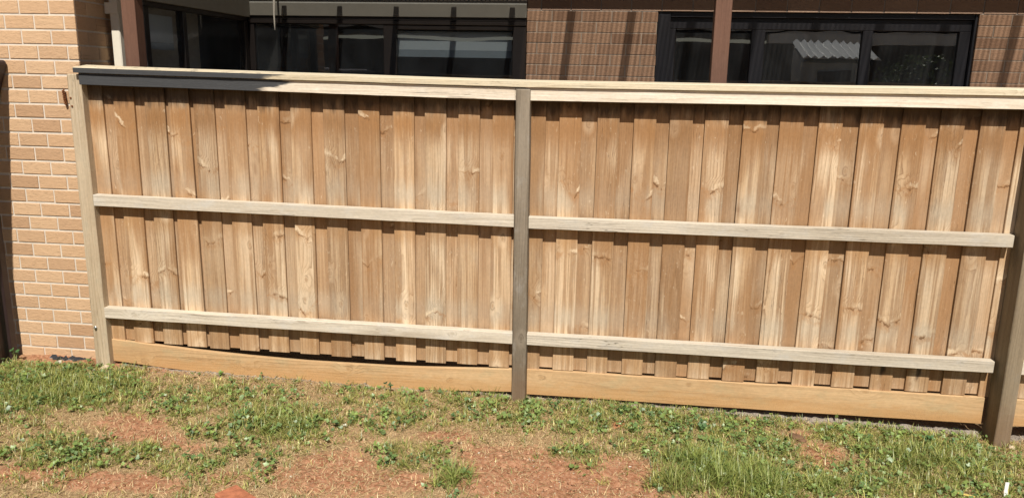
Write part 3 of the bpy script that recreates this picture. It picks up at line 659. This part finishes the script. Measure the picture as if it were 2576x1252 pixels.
# ------------------------------------------------------------------ pergola over the paving
perg = empty('pergola', (0, .3, 0)); tag(perg, 'brown timber pergola with two square posts behind the fence', 'pergola')
def ppart(mb, name, mat, loc, bevel=.003):
    o = mb.build(name, mat, None, loc, bevel); o.parent = perg; o.location = Vector(loc)-Vector((0, .3, 0)); return o
for u, v, yy in ((327, 84, .3), (1815, 105, .3)):
    p = at(u, v, yy); hw = .047
    mb = MB(); mb.box(p.x-hw, p.x+hw, yy, yy+.09, -.02, 2.66); ppart(mb, 'post', M['brownpaint'], (p.x, yy, 0))
mb = MB(); mb.box(-3.3, 7, .3, .39, 2.661, 2.78); ppart(mb, 'beam', M['roofbeam'], (0, .3, 2.7))
mb = MB(); mb.box(-3.3, 7, .12, .21, 2.70, 2.80); ppart(mb, 'gutter', M['cream'], (0, .15, 2.75))
roofz = lambda y: 2.80+.16*(y-.2)
for k in range(-6, 14):
    x = -.28+.495*k; lap = x > -.66
    if x < -3.25: continue
    if lap:                                            # overlapping edges of the clear sheets: darker where two lie together
        mb = MB(); mb.poly([(x-.034, .20, roofz(.20)+.006), (x-.034, 1.795, roofz(1.795)+.006), (x-.034, 1.795, roofz(1.795)+.009), (x-.034, .20, roofz(.20)+.009)], (.068, 0, 0))
        ppart(mb, 'sheet_lap', M['lap'], (x, .22, 2.75), 0)
    else:
        mb = MB(); mb.poly([(x-.022, .215, roofz(.215)-.09), (x-.022, 1.79, roofz(1.79)-.09), (x-.022, 1.79, roofz(1.79)-.004), (x-.022, .215, roofz(.215)-.004)], (.044, 0, 0))
        ppart(mb, 'rafter', M['roofbeam'], (x, .22, 2.75))
for xa, xb, mt in ((-3.3, -.655, 'dimmer'), (-.653, 7.0, 'poly')):  # left sheet is added to dim the sun on bulkhead, glass and blind
    mb = MB(); mb.poly([(xa, .19, roofz(.19)), (xa, 1.80, roofz(1.80)), (xa, 1.80, roofz(1.80)+.003), (xa, .19, roofz(.19)+.003)], (xb-xa, 0, 0))
    ppart(mb, 'roof_sheet', M[mt], (0, .2, 2.8), 0)

# ------------------------------------------------------------------ dark steel fence butting the brick wall at the left
sf = empty('steel_fence', (-3.9, -.5, .08)); tag(sf, 'dark maroon steel fence butting the brick wall at the left edge', 'fence')
def spart(mb, name, mat): 
    o = mb.build(name, mat, None, (-3.9, -.5, .08), .003); o.parent = sf; o.location = (0, 0, 0); return o
mb = MB(); pp = [at(u, v, .07) for u, v in ((0, 151), (10, 151.5), (15, 156), (17, 164), (9, 200), (0, 243))]; prof = [(-3.9, pp[0].z+.003)]+[(q.x, q.z) for q in pp]+[(-3.86, pp[-1].z-.14), (-3.92, pp[-1].z-.14)]
mb.poly([(x, .07, z) for x, z in prof], (0, -3.2, 0)); spart(mb, 'cap', M['maroon'])
mb = MB()
for k in range(22):
    ya = .06-k*.14; mb.poly([(-3.93, ya, .02), (-3.90, ya-.03, .02), (-3.90, ya-.08, .02), (-3.93, ya-.11, .02), (-3.93, ya-.14, .02), (-3.945, ya-.14, .02), (-3.945, ya, .02)], (0, 0, 1.81))
spart(mb, 'sheet', M['maroon'])

# ------------------------------------------------------------------ yard behind the camera, seen only mirrored in the panes
sh = empty('garden_shed', (4.5, -10.3, 0)); tag(sh, 'pale steel garden shed with white corrugated roof mirrored in the right window', 'shed')
def kid(mb, name, mat, root, bevel=0):
    o = mb.build(name, mat, None, tuple(root.location), bevel); o.parent = root; o.location = (0, 0, 0); return o
mb = MB(); mb.box(4.35, 5.85, -10.75, -9.8, 0, 2.36); mb.poly([(4.35, -9.8, 2.361), (4.35, -10.74, 2.76), (4.35, -10.74, 2.361)], (1.5, 0, 0)); kid(mb, 'wall', M['shedwall'], sh)
mb = MB(); mb.box(4.7, 5.4, -9.79, -9.76, 0, 2.2); kid(mb, 'door', M['darkwood'], sh)
mb = MB()
for k in range(10):
    x = 4.33+k*.17; mb.poly([(x, -9.6, 2.46), (x+.085, -9.6, 2.53), (x+.17, -9.6, 2.46)], (0, -1.2, .40));
kid(mb, 'roof', M['shedroof'], sh)
nb = empty('neighbour_house', (6, -19, 0)); tag(nb, 'dark neighbouring house with pale roof edge mirrored above the shed', 'house')
mb = MB(); mb.box(-14, 20, -24, -18, 0, 3.12); kid(mb, 'wall', M['darkwood'], nb)
mb = MB(); mb.box(5.0, 18, -18, -17.6, 3.12, 3.46); kid(mb, 'gutter', M['shedroof'], nb)
mb = MB(); mb.poly([(-14.4, -17.59, 3.51), (-14.4, -21, 5.6), (-14.4, -24.4, 3.51)], (35, 0, 0)); kid(mb, 'roof', M['darkwood'], nb)

# ------------------------------------------------------------------ ground cover
def leaf_mat(name):
    g = G(name); a = g.n('ShaderNodeAttribute', attribute_name='tint').outputs['Color']
    df = g.n('ShaderNodeBsdfDiffuse'); g.link(a, df.inputs[0])
    tl = g.n('ShaderNodeBsdfTranslucent'); g.link(g.mix(1.0, a, (1.0, 1.0, .6), 'MULTIPLY'), tl.inputs[0])
    gl = g.n('ShaderNodeBsdfGlossy'); gl.inputs['Roughness'].default_value = .45; gl.inputs[0].default_value = (.9, .95, .9, 1)
    mx = g.n('ShaderNodeMixShader'); mx.inputs[0].default_value = .28; g.link(df.outputs[0], mx.inputs[1]); g.link(tl.outputs[0], mx.inputs[2])
    m2 = g.n('ShaderNodeMixShader'); m2.inputs[0].default_value = .05; g.link(mx.outputs[0], m2.inputs[1]); g.link(gl.outputs[0], m2.inputs[2])
    g.link(m2.outputs[0], g.out.inputs[0]); return g.m
M['leaf'] = leaf_mat('weed leaf'); M['straw'] = leaf_mat('dead straw')
def blades(px, py, length, width, tilt, az, curl, cols):
    n = len(px); pz = gz(px, py)-.004; d = np.stack([np.cos(az), np.sin(az), 0*az], 1); s = np.stack([-np.sin(az), np.cos(az), 0*az], 1)
    P0 = np.stack([px, py, pz], 1); cs = []; t = 0*px; pos = P0.copy(); ang = tilt.copy()
    rows = [pos.copy()]
    for k in range(3):
        stp = (length/3)[:, None]
        pos = pos+stp*(d*np.sin(ang)[:, None]+np.array([0, 0, 1.])*np.cos(ang)[:, None])
        pos[:, 2] = np.maximum(pos[:, 2], gz0_fast(pos[:, 0], pos[:, 1])+.002)
        rows.append(pos.copy()); ang = np.minimum(ang+curl, 2.2)
    wd = [1.0, .9, .62, .06]
    V = []
    for k in range(4):
        V.append(rows[k]-s*(width*wd[k]/2)[:, None]); V.append(rows[k]+s*(width*wd[k]/2)[:, None])
    co = np.stack(V, 1).reshape(-1, 3); base = (np.arange(n)*8)[:, None]
    f = np.concatenate([base+np.array([0, 1, 3, 2]), base+np.array([2, 3, 5, 4]), base+np.array([4, 5, 7, 6])], 0)
    return co, f, np.repeat(cols, 8, 0)
def gz0_fast(x, y): return gz(x, y)
def in_view(n, x0=-4.4, x1=3.2, y0=-1.72, y1=-.0):
    return rng.uniform(x0, x1, n), rng.uniform(y0, y1, n)
def colours(n, a, b, jit=.12):
    t = rng.random((n, 1)); c = np.array(a)*(1-t)+np.array(b)*t
    return c*(1+rng.normal(0, jit, (n, 1)))
def ok(x, y):                                          # keep clear of posts, walls and plinth
    return ~((x < -3.1) & (y > -.07)) & (y < -.03)
# green blades
x, y = in_view(230000); G_ = field(GA, x, y); B_ = field(BA, x, y); nz = fbm(x, y, 7)
pr = np.clip(G_*1.25*(nz*1.6+.05)-.4*B_+.16*(fbm(x, y, 11)*2-.5), 0.01, 1)
keep = (rng.random(len(x)) < pr*.36) & ok(x, y); tk = (rng.random(len(x)) < pr*.055) & ok(x, y)
tx, ty = x[tk], y[tk]; kk = rng.integers(7, 20, len(tx)); tsz = np.repeat(rng.uniform(.7, 1.35, len(tx)), kk); ttone = np.repeat(rng.normal(0, .16, len(tx)), kk)
ra, rd = rng.uniform(0, 6.283, kk.sum()), np.abs(rng.normal(0, .011, kk.sum()))
ns = int(keep.sum()); az = np.concatenate([rng.uniform(0, 6.283, ns), ra+rng.normal(0, .5, len(ra))]); tsz = np.concatenate([np.ones(ns), tsz]); ttone = np.concatenate([np.zeros(ns), ttone])
x = np.concatenate([x[keep], np.repeat(tx, kk)+rd*np.cos(ra)]); y = np.concatenate([y[keep], np.minimum(np.repeat(ty, kk)+rd*np.sin(ra), -.032)]); n = len(x)
tall = field(patch_arrays([(1760, 1210, 90, 50, 1), (1890, 1220, 90, 40, .9), (1140, 1230, 40, 30, .8), (2330, 1150, 120, 40, .5), (2100, 1230, 80, 26, .6), (130, 1010, 160, 60, .35), (700, 1090, 90, 30, .4), (1240, 985, 30, 12, .8)]), x, y)
ln = rng.uniform(.022, .058, n)*(1+1.9*tall)*tsz; wdt = rng.uniform(.0022, .0048, n)
gcol = colours(n, (.125, .185, .032), (.46, .42, .14), .28)*(1-.6*np.clip(tall, 0, 1)[:, None])+colours(n, (.11, .20, .035), (.27, .36, .085), .2)*(.6*np.clip(tall, 0, 1)[:, None])
gcol = gcol*(1+ttone)[:, None]
co_, f_, c_ = blades(x, y, ln, wdt, rng.uniform(.1, 1.3, n)*(1-.4*tall), az, rng.uniform(.05, .6, n), gcol)
grass = mesh_np('grass', co_, f_, [M['leaf']], {'tint': np.clip(c_, .01, .9)}); tag(grass, 'short green grass growing in patches on the dirt', 'grass', kind='stuff')
# dead straw
x, y = in_view(150000); G_ = field(GA, x, y); B_ = field(BA, x, y); nz = fbm(x, y, 5)
pr = np.clip((1.0-.18*G_-.80*B_)*(nz*1.5), .08, 1)
keep = (rng.random(len(x)) < pr*.95) & ok(x, y); x, y = x[keep], y[keep]; n = len(x)
xr_, yr_ = in_view(5200); kr = (rng.random(5200) < np.clip(.55-.2*field(BA, xr_, yr_), .1, 1)) & ok(xr_, yr_) & (yr_ < -.08); xr_, yr_ = xr_[kr], yr_[kr]; nr = len(xr_); x = np.concatenate([x, xr_]); y = np.concatenate([y, yr_]); n0 = n; n = len(x)
lnr = np.concatenate([rng.uniform(.012, .048, n0), rng.uniform(.05, .13, nr)]); tlr = np.concatenate([rng.uniform(.85, 1.6, n0), rng.uniform(1.3, 1.6, nr)])
co_, f_, c_ = blades(x, y, lnr, rng.uniform(.0018, .0042, n), tlr, rng.uniform(0, 2*math.pi, n), rng.uniform(-.1, .35, n), colours(n, (.30, .20, .095), (.78, .62, .36), .2))
st = mesh_np('dry_grass', co_, f_, [M['straw']], {'tint': np.clip(c_, .01, .9)}); tag(st, 'dead straw coloured grass lying over the dirt', 'dry grass', kind='stuff')
# leafy weeds: lobed leaves on short stalks around many small plants
def leaves(px, py, pz, rad, nx_, ny_, cols, m=9):
    n = len(px); th = np.linspace(0, 2*np.pi, m, endpoint=False)
    N = np.stack([nx_, ny_, np.ones(n)], 1); N /= np.linalg.norm(N, axis=1)[:, None]
    A = np.cross(N, np.array([0.3, .95, .1])); A /= np.linalg.norm(A, axis=1)[:, None]; B = np.cross(N, A)
    rot = rng.uniform(0, 2*np.pi, n); C0 = np.stack([px, py, pz], 1); V = [C0]
    for k in range(m):
        rr = rad*(1.0 if k % 2 else .74)*rng.uniform(.85, 1.1, n)
        if k == 0: rr = rad*.28
        V.append(C0+A*(rr*np.cos(th[k]+rot))[:, None]+B*(rr*np.sin(th[k]+rot))[:, None]+N*(rad*.18*(1 if k % 2 else .2))[:, None])
    co = np.stack(V, 1).reshape(-1, 3); b = (np.arange(n)*(m+1))[:, None]
    f = np.concatenate([b+np.array([0, 1+k, 1+(k+1) % m]) for k in range(m)], 0)
    return co, f, np.repeat(cols, m+1, 0)
x, y = in_view(16000); G_ = field(GA, x, y); B_ = field(BA, x, y); nz = fbm(x+9, y, 6)
keep = (rng.random(len(x)) < np.clip(G_*1.25*(nz*1.7-.1)-.4*B_+.05*(fbm(x, y, 13)*2-.6), 0, 1)*.40) & ok(x, y) & (y < -.06); cxp, cyp = x[keep], y[keep]
k = rng.integers(4, 11, len(cxp)); px = np.repeat(cxp, k); py = np.repeat(cyp, k); tone = np.repeat(rng.random(len(cxp)), k); size = np.repeat(rng.uniform(.6, 1.25, len(cxp)), k); n = len(px)
aa = rng.uniform(0, 2*np.pi, n); rr = np.abs(rng.normal(0, .028, n))*size; qx, qy = px+rr*np.cos(aa), np.minimum(py+rr*np.sin(aa), -.035); hz = gz(qx, qy)+rng.uniform(.006, .042, n)*size
tc = np.array((.095, .17, .06))[None]*(1-tone[:, None])+np.array((.25, .34, .09))[None]*tone[:, None]
co_, f_, c_ = leaves(qx, qy, hz, rng.uniform(.006, .0155, n)*size, rng.normal(0, .5, n), rng.normal(-.1, .5, n), tc*(1+rng.normal(0, .14, (n, 1))))
wd_ = mesh_np('weeds', co_, f_, [M['leaf']], {'tint': np.clip(c_, .01, .9)}); tag(wd_, 'low round leaved green weeds spread through the grass', 'weeds', kind='stuff')
# gravel and wood crumbs on the bare soil
x, y = in_view(42000); B_ = field(BA, x, y); keep = (rng.random(len(x)) < np.clip(B_*.75+.07-.3*field(GA, x, y), 0.01, 1)) & ok(x, y); x, y = x[keep], y[keep]
x2, y2 = rng.uniform(-2.9, 3.2, 3500), rng.uniform(-.09, .01, 3500); x3, y3 = in_view(2600); k3 = (rng.random(2600) < np.clip(field(BA, x3, y3)-.4*field(GA, x3, y3), .02, 1)*.6) & ok(x3, y3); x, y = np.concatenate([x, x3[k3]]), np.concatenate([y, y3[k3]]); nc = int(k3.sum()); ng = len(x2); x = np.concatenate([x, x2]); y = np.concatenate([y, y2]); n = len(x)
sz = np.minimum(.0018*(1+rng.pareto(2.6, n)), .013); sz[n-ng-nc:n-ng] = rng.uniform(.005, .013, nc); sx, sy, sz_ = sz*rng.uniform(.8, 2.0, n), sz*rng.uniform(.6, 1.1, n), sz*rng.uniform(.35, .7, n); z = gz(x, y)+sz_*.3
oct_ = np.array([(1, 0, 0), (-1, 0, 0), (0, 1, 0), (0, -1, 0), (0, 0, 1), (0, 0, -1)], float); an = rng.uniform(0, 6.28, n)
V = oct_[None]*np.stack([sx, sy, sz_], 1)[:, None]*rng.uniform(.7, 1.2, (n, 6, 1))
R = np.stack([V[..., 0]*np.cos(an)[:, None]-V[..., 1]*np.sin(an)[:, None], V[..., 0]*np.sin(an)[:, None]+V[..., 1]*np.cos(an)[:, None], V[..., 2]], -1)+np.stack([x, y, z], 1)[:, None]
b = (np.arange(n)*6)[:, None]; tri = [(0, 2, 4), (2, 1, 4), (1, 3, 4), (3, 0, 4), (2, 0, 5), (1, 2, 5), (3, 1, 5), (0, 3, 5)]
f_ = np.concatenate([b+np.array(t) for t in tri], 0); cc = colours(n, (.30, .14, .07), (.54, .36, .23), .22); cc[rng.random(n) < .09] = (.68, .62, .52); cc[n-ng-nc:n-ng] = colours(nc, (.24, .10, .05), (.44, .25, .15), .2); cc[-ng:] = colours(ng, (.20, .17, .14), (.38, .34, .29), .15)
def tint_mat(name):
    g = G(name); g.base(g.n('ShaderNodeAttribute', attribute_name='tint').outputs['Color'], .95, .15); return g.m
M['crumb'] = tint_mat('gravel crumbs')
gv = mesh_np('gravel', R.reshape(-1, 3), f_, [M['crumb']], {'tint': np.repeat(np.clip(cc, .02, .9), 6, 0)}); tag(gv, 'fine gravel and soil crumbs scattered over the bare dirt', 'gravel', kind='stuff')

# ------------------------------------------------------------------ single things on the ground and wall
def gpos(u, v):
    z = .05
    for _ in range(4): p = onz(u, v, z); z = float(gz(p.x, p.y))
    return Vector((p.x, p.y, z))
def rock(name, mat, u, v, s, label, cat, seed=0, group=None):
    p = gpos(u, v); bm = bmesh.new(); bmesh.ops.create_icosphere(bm, subdivisions=3, radius=1)
    for q in bm.verts:
        d = 1+.35*noise.noise(q.co*1.3+Vector((seed, 0, 0)))+.15*noise.noise(q.co*3.1+Vector((0, seed, 0)))
        q.co = Vector((q.co.x*s[0]*d, q.co.y*s[1]*d, q.co.z*s[2]*d))
    me = bpy.data.meshes.new(name); bm.to_mesh(me); bm.free(); me.materials.append(M[mat]); o = bpy.data.objects.new(name, me); COL.objects.link(o)
    o.location = p+Vector((0, 0, s[2]*.35)); o.rotation_euler = (0, 0, seed*1.7); tag(o, label, cat, group); return o
rock('stone', 'stone', 268, 928, (.045, .03, .018), 'flat cream lump of concrete at the foot of the pine end post', 'stone', 1)
rock('stone', 'stone', 234, 938, (.028, .022, .014), 'small buff stone left of the concrete lump by the end post', 'stone', 2)
rock('stone', 'whitestone', 150, 915, (.018, .014, .012), 'white stone beside the black plastic under the brick wall', 'stone', 3)
rock('stone', 'whitestone', 1400, 1026, (.024, .016, .014), 'white stone in the weeds right of the middle post', 'stone', 4)
rock('stone', 'whitestone', 869, 1071, (.018, .012, .009), 'white stone alone in dry grass left of the middle post', 'stone', 5)
rock('stone', 'redstone', 1557, 1068, (.05, .03, .012), 'flat reddish stone in grass under the right plinth', 'stone', 6)
rock('stone', 'darkstone', 2005, 1105, (.05, .035, .022), 'dark brown clod of soil near the right post', 'clod', 7)
rock('stone', 'redstone', 755, 1072, (.018, .014, .012), 'small red stone under weeds at the left', 'stone', 8)
rock('stone', 'whitestone', 2470, 1195, (.016, .012, .009), 'tiny white stone in green weeds near the white tag', 'stone', 9)
rock('stone', 'stone', 2545, 1127, (.022, .018, .013), 'cream stone at the right foot of the brown post', 'stone', 10)
rock('stone', 'stone', 2030, 1150, (.05, .03, .012), 'low tan lump on bare soil below the dark clod', 'stone', 11) if False else None
# black membrane strip at the wall foot
mb = MB(); pts = []
for k in range(15):
    x = -3.66+.28*k/14; pts.append((x, .045+.012*math.sin(k*1.9), float(gz(x, .04))+.012+.010*math.sin(k*2.7+1)))
for k in range(14):
    a, b_ = pts[k], pts[k+1]; mb.poly([a, b_, (b_[0], b_[1]-.035, b_[2]-.012), (a[0], a[1]-.03-.01*(k % 2), a[2]-.010)], (0, .002, .003))
tag(mb.build('plastic_membrane', M['black'], None, (-3.5, .04, .08)), 'crumpled black plastic strip under the brick wall', 'plastic sheet')
# rusty tie on the wall
mb = MB(); pa, pb = at(157.5, 226, .06), at(164.5, 265, .06); hel = []
for k in range(49):
    t = k/48; hel.append((pa.x+(pb.x-pa.x)*t+.006*math.cos(k*1.1), .064+.006*math.sin(k*1.1), pa.z+(pb.z-pa.z)*t))
mb.tube(hel, .0045, 6); tag(mb.build('wall_tie', M['rust'], None, tuple(pa)), 'rusty twisted iron tie on the cream brick wall', 'iron tie')
# terracotta brick at the bottom edge
p = gpos(596, 1240); ang = math.radians(38)
mb = MB(); mb.box(0, .23, -.11, 0, 0, .05); br = mb.build('loose_brick', M['terracotta'], None, None, .004)
br.location = (p.x, p.y, p.z+.0); br.rotation_euler = (0, 0, -math.radians(33)); tag(br, 'orange terracotta brick lying on the soil at the bottom edge', 'brick')
# white plastic tag standing in the weeds, yellow strip beside it
p = gpos(2530, 1250); mb = MB(); h = .062
mb.poly([(-.009, 0, 0), (.010, 0, 0), (.004, 0, h*.55), (-.012, 0, h*.5)], (0, .003, 0)); mb.poly([(-.012, .0005, h*.5), (.004, .0005, h*.55), (.006, .0005, h*1.25), (-.012, .0005, h*1.25)], (0, .003, 0))
wt = mb.build('plastic_tag', M['plastic'], None); wt.location = p; tag(wt, 'bent white plastic tag standing in the weeds at bottom right', 'plastic tag')
p = gpos(2420, 1243); mb = MB(); mb.poly([(-.045, 0, .012), (.05, -.02, .006), (.05, -.032, .006), (-.045, -.013, .012)], (0, 0, .003))
ys_ = mb.build('plastic_strip', M['yellow'], None); ys_.location = p; tag(ys_, 'yellow plastic strip lying on the soil left of the white tag', 'plastic strip')
# single weeds that stand out
def weed(u, v, hgt, nl, label, kind, tint=(.10, .19, .05)):
    p = gpos(u, v); root = empty('weed_plant', p); tag(root, label, 'weed')
    mb = MB(); tips = []
    for k in range(nl):
        a = rng.uniform(0, 6.28); lean = rng.uniform(.1, .55); hh = hgt*rng.uniform(.45, 1.0)
        tip = Vector((math.cos(a)*lean*hh, math.sin(a)*lean*hh*.7-.004, hh)); tips.append(tip)
        mb.tube([(0, 0, -.004), tuple(tip*.5+Vector((0, 0, hh*.12))), tuple(tip)], [.0016, .0012, .0008], 5)
    sm = mb.build('stem', M['leaf'], root); at1 = sm.data.attributes.new('tint', 'FLOAT_COLOR', 'POINT'); at1.data.foreach_set('color', np.tile((.13, .19, .06, 1), len(sm.data.vertices)).astype(np.float32))
    if kind == 'round':
        q = np.array([t for t in tips]); n = len(q)
        co_, f_, c_ = leaves(q[:, 0], q[:, 1], q[:, 2], rng.uniform(.009, .016, n), rng.normal(0, .4, n), rng.normal(-.5, .35, n), np.array(tint)[None]*(1+rng.normal(0, .15, (n, 1))))
        lf = mesh_np('leaves', co_, f_, [M['leaf']], {'tint': np.clip(c_, .01, .9)}); lf.parent = root
    return root
weed(982, 985, .060, 4, 'single upright weed with two dark round leaves against the left plinth', 'round', (.055, .12, .05))
weed(1570, 1010, .055, 6, 'bright green clover sprig against the right plinth', 'round', (.16, .28, .06))
weed(1060, 985, .035, 7, 'bright small weed under the plinth just left of the middle post', 'round', (.14, .25, .05))
weed(1765, 1085, .05, 12, 'large leafy weed clump in grass under the right plinth', 'round', (.09, .17, .06))
weed(2330, 1120, .06, 14, 'broad dark green weed in front of the right plinth', 'round', (.07, .15, .05))
weed(40, 905, .10, 9, 'dark leafy weed in the shade at the foot of the brick wall', 'round', (.07, .15, .05))
weed(330, 955, .04, 8, 'low round leaved weed near the concrete lump', 'round', (.12, .22, .06))
weed(556, 945, .035, 8, 'pale leaved weed below the left end of the plinth', 'round', (.17, .28, .06))

# leafy bush at the back of the yard (mirrored in the right pane)
bu = empty('garden_bush', (6.5, -8.7, 0)); tag(bu, 'dark leafy bush beside the shed, mirrored in the right window', 'bush')
mb = MB()
for k in range(7):
    a = k*.9; mb.tube([(6.5, -8.7, 0), (6.5+.2*math.cos(a), -8.7+.2*math.sin(a), 1.0), (6.5+.55*math.cos(a), -8.7+.5*math.sin(a), 2.0+.1*(k % 3))], [.035, .022, .008], 6)
kid(mb, 'trunk', M['darkwood'], bu)
n = 3400; th = rng.uniform(0, 6.28, n); rr = rng.random(n)**.5; hz = rng.uniform(.6, 2.55, n)
rad_ = .95*np.sqrt(np.clip(1-((hz-1.5)/1.15)**2, .05, 1))*(.75+.5*vnoise(th*2, hz, 3)); keep = vnoise(th*1.3+rr, hz*2+rr*2, 3.0) > .46
qx, qy = (rad_*rr*np.cos(th))[keep], (rad_*rr*np.sin(th))[keep]; n = len(qx)
co_, f_, c_ = leaves(qx, qy, hz[keep], rng.uniform(.02, .045, n), rng.normal(0, 1, n), rng.normal(0, 1, n), colours(n, (.02, .04, .014), (.06, .10, .03), .2))
lf = mesh_np('crown', co_, f_, [M['leaf']], {'tint': np.clip(c_, .01, .9)}); lf.parent = bu
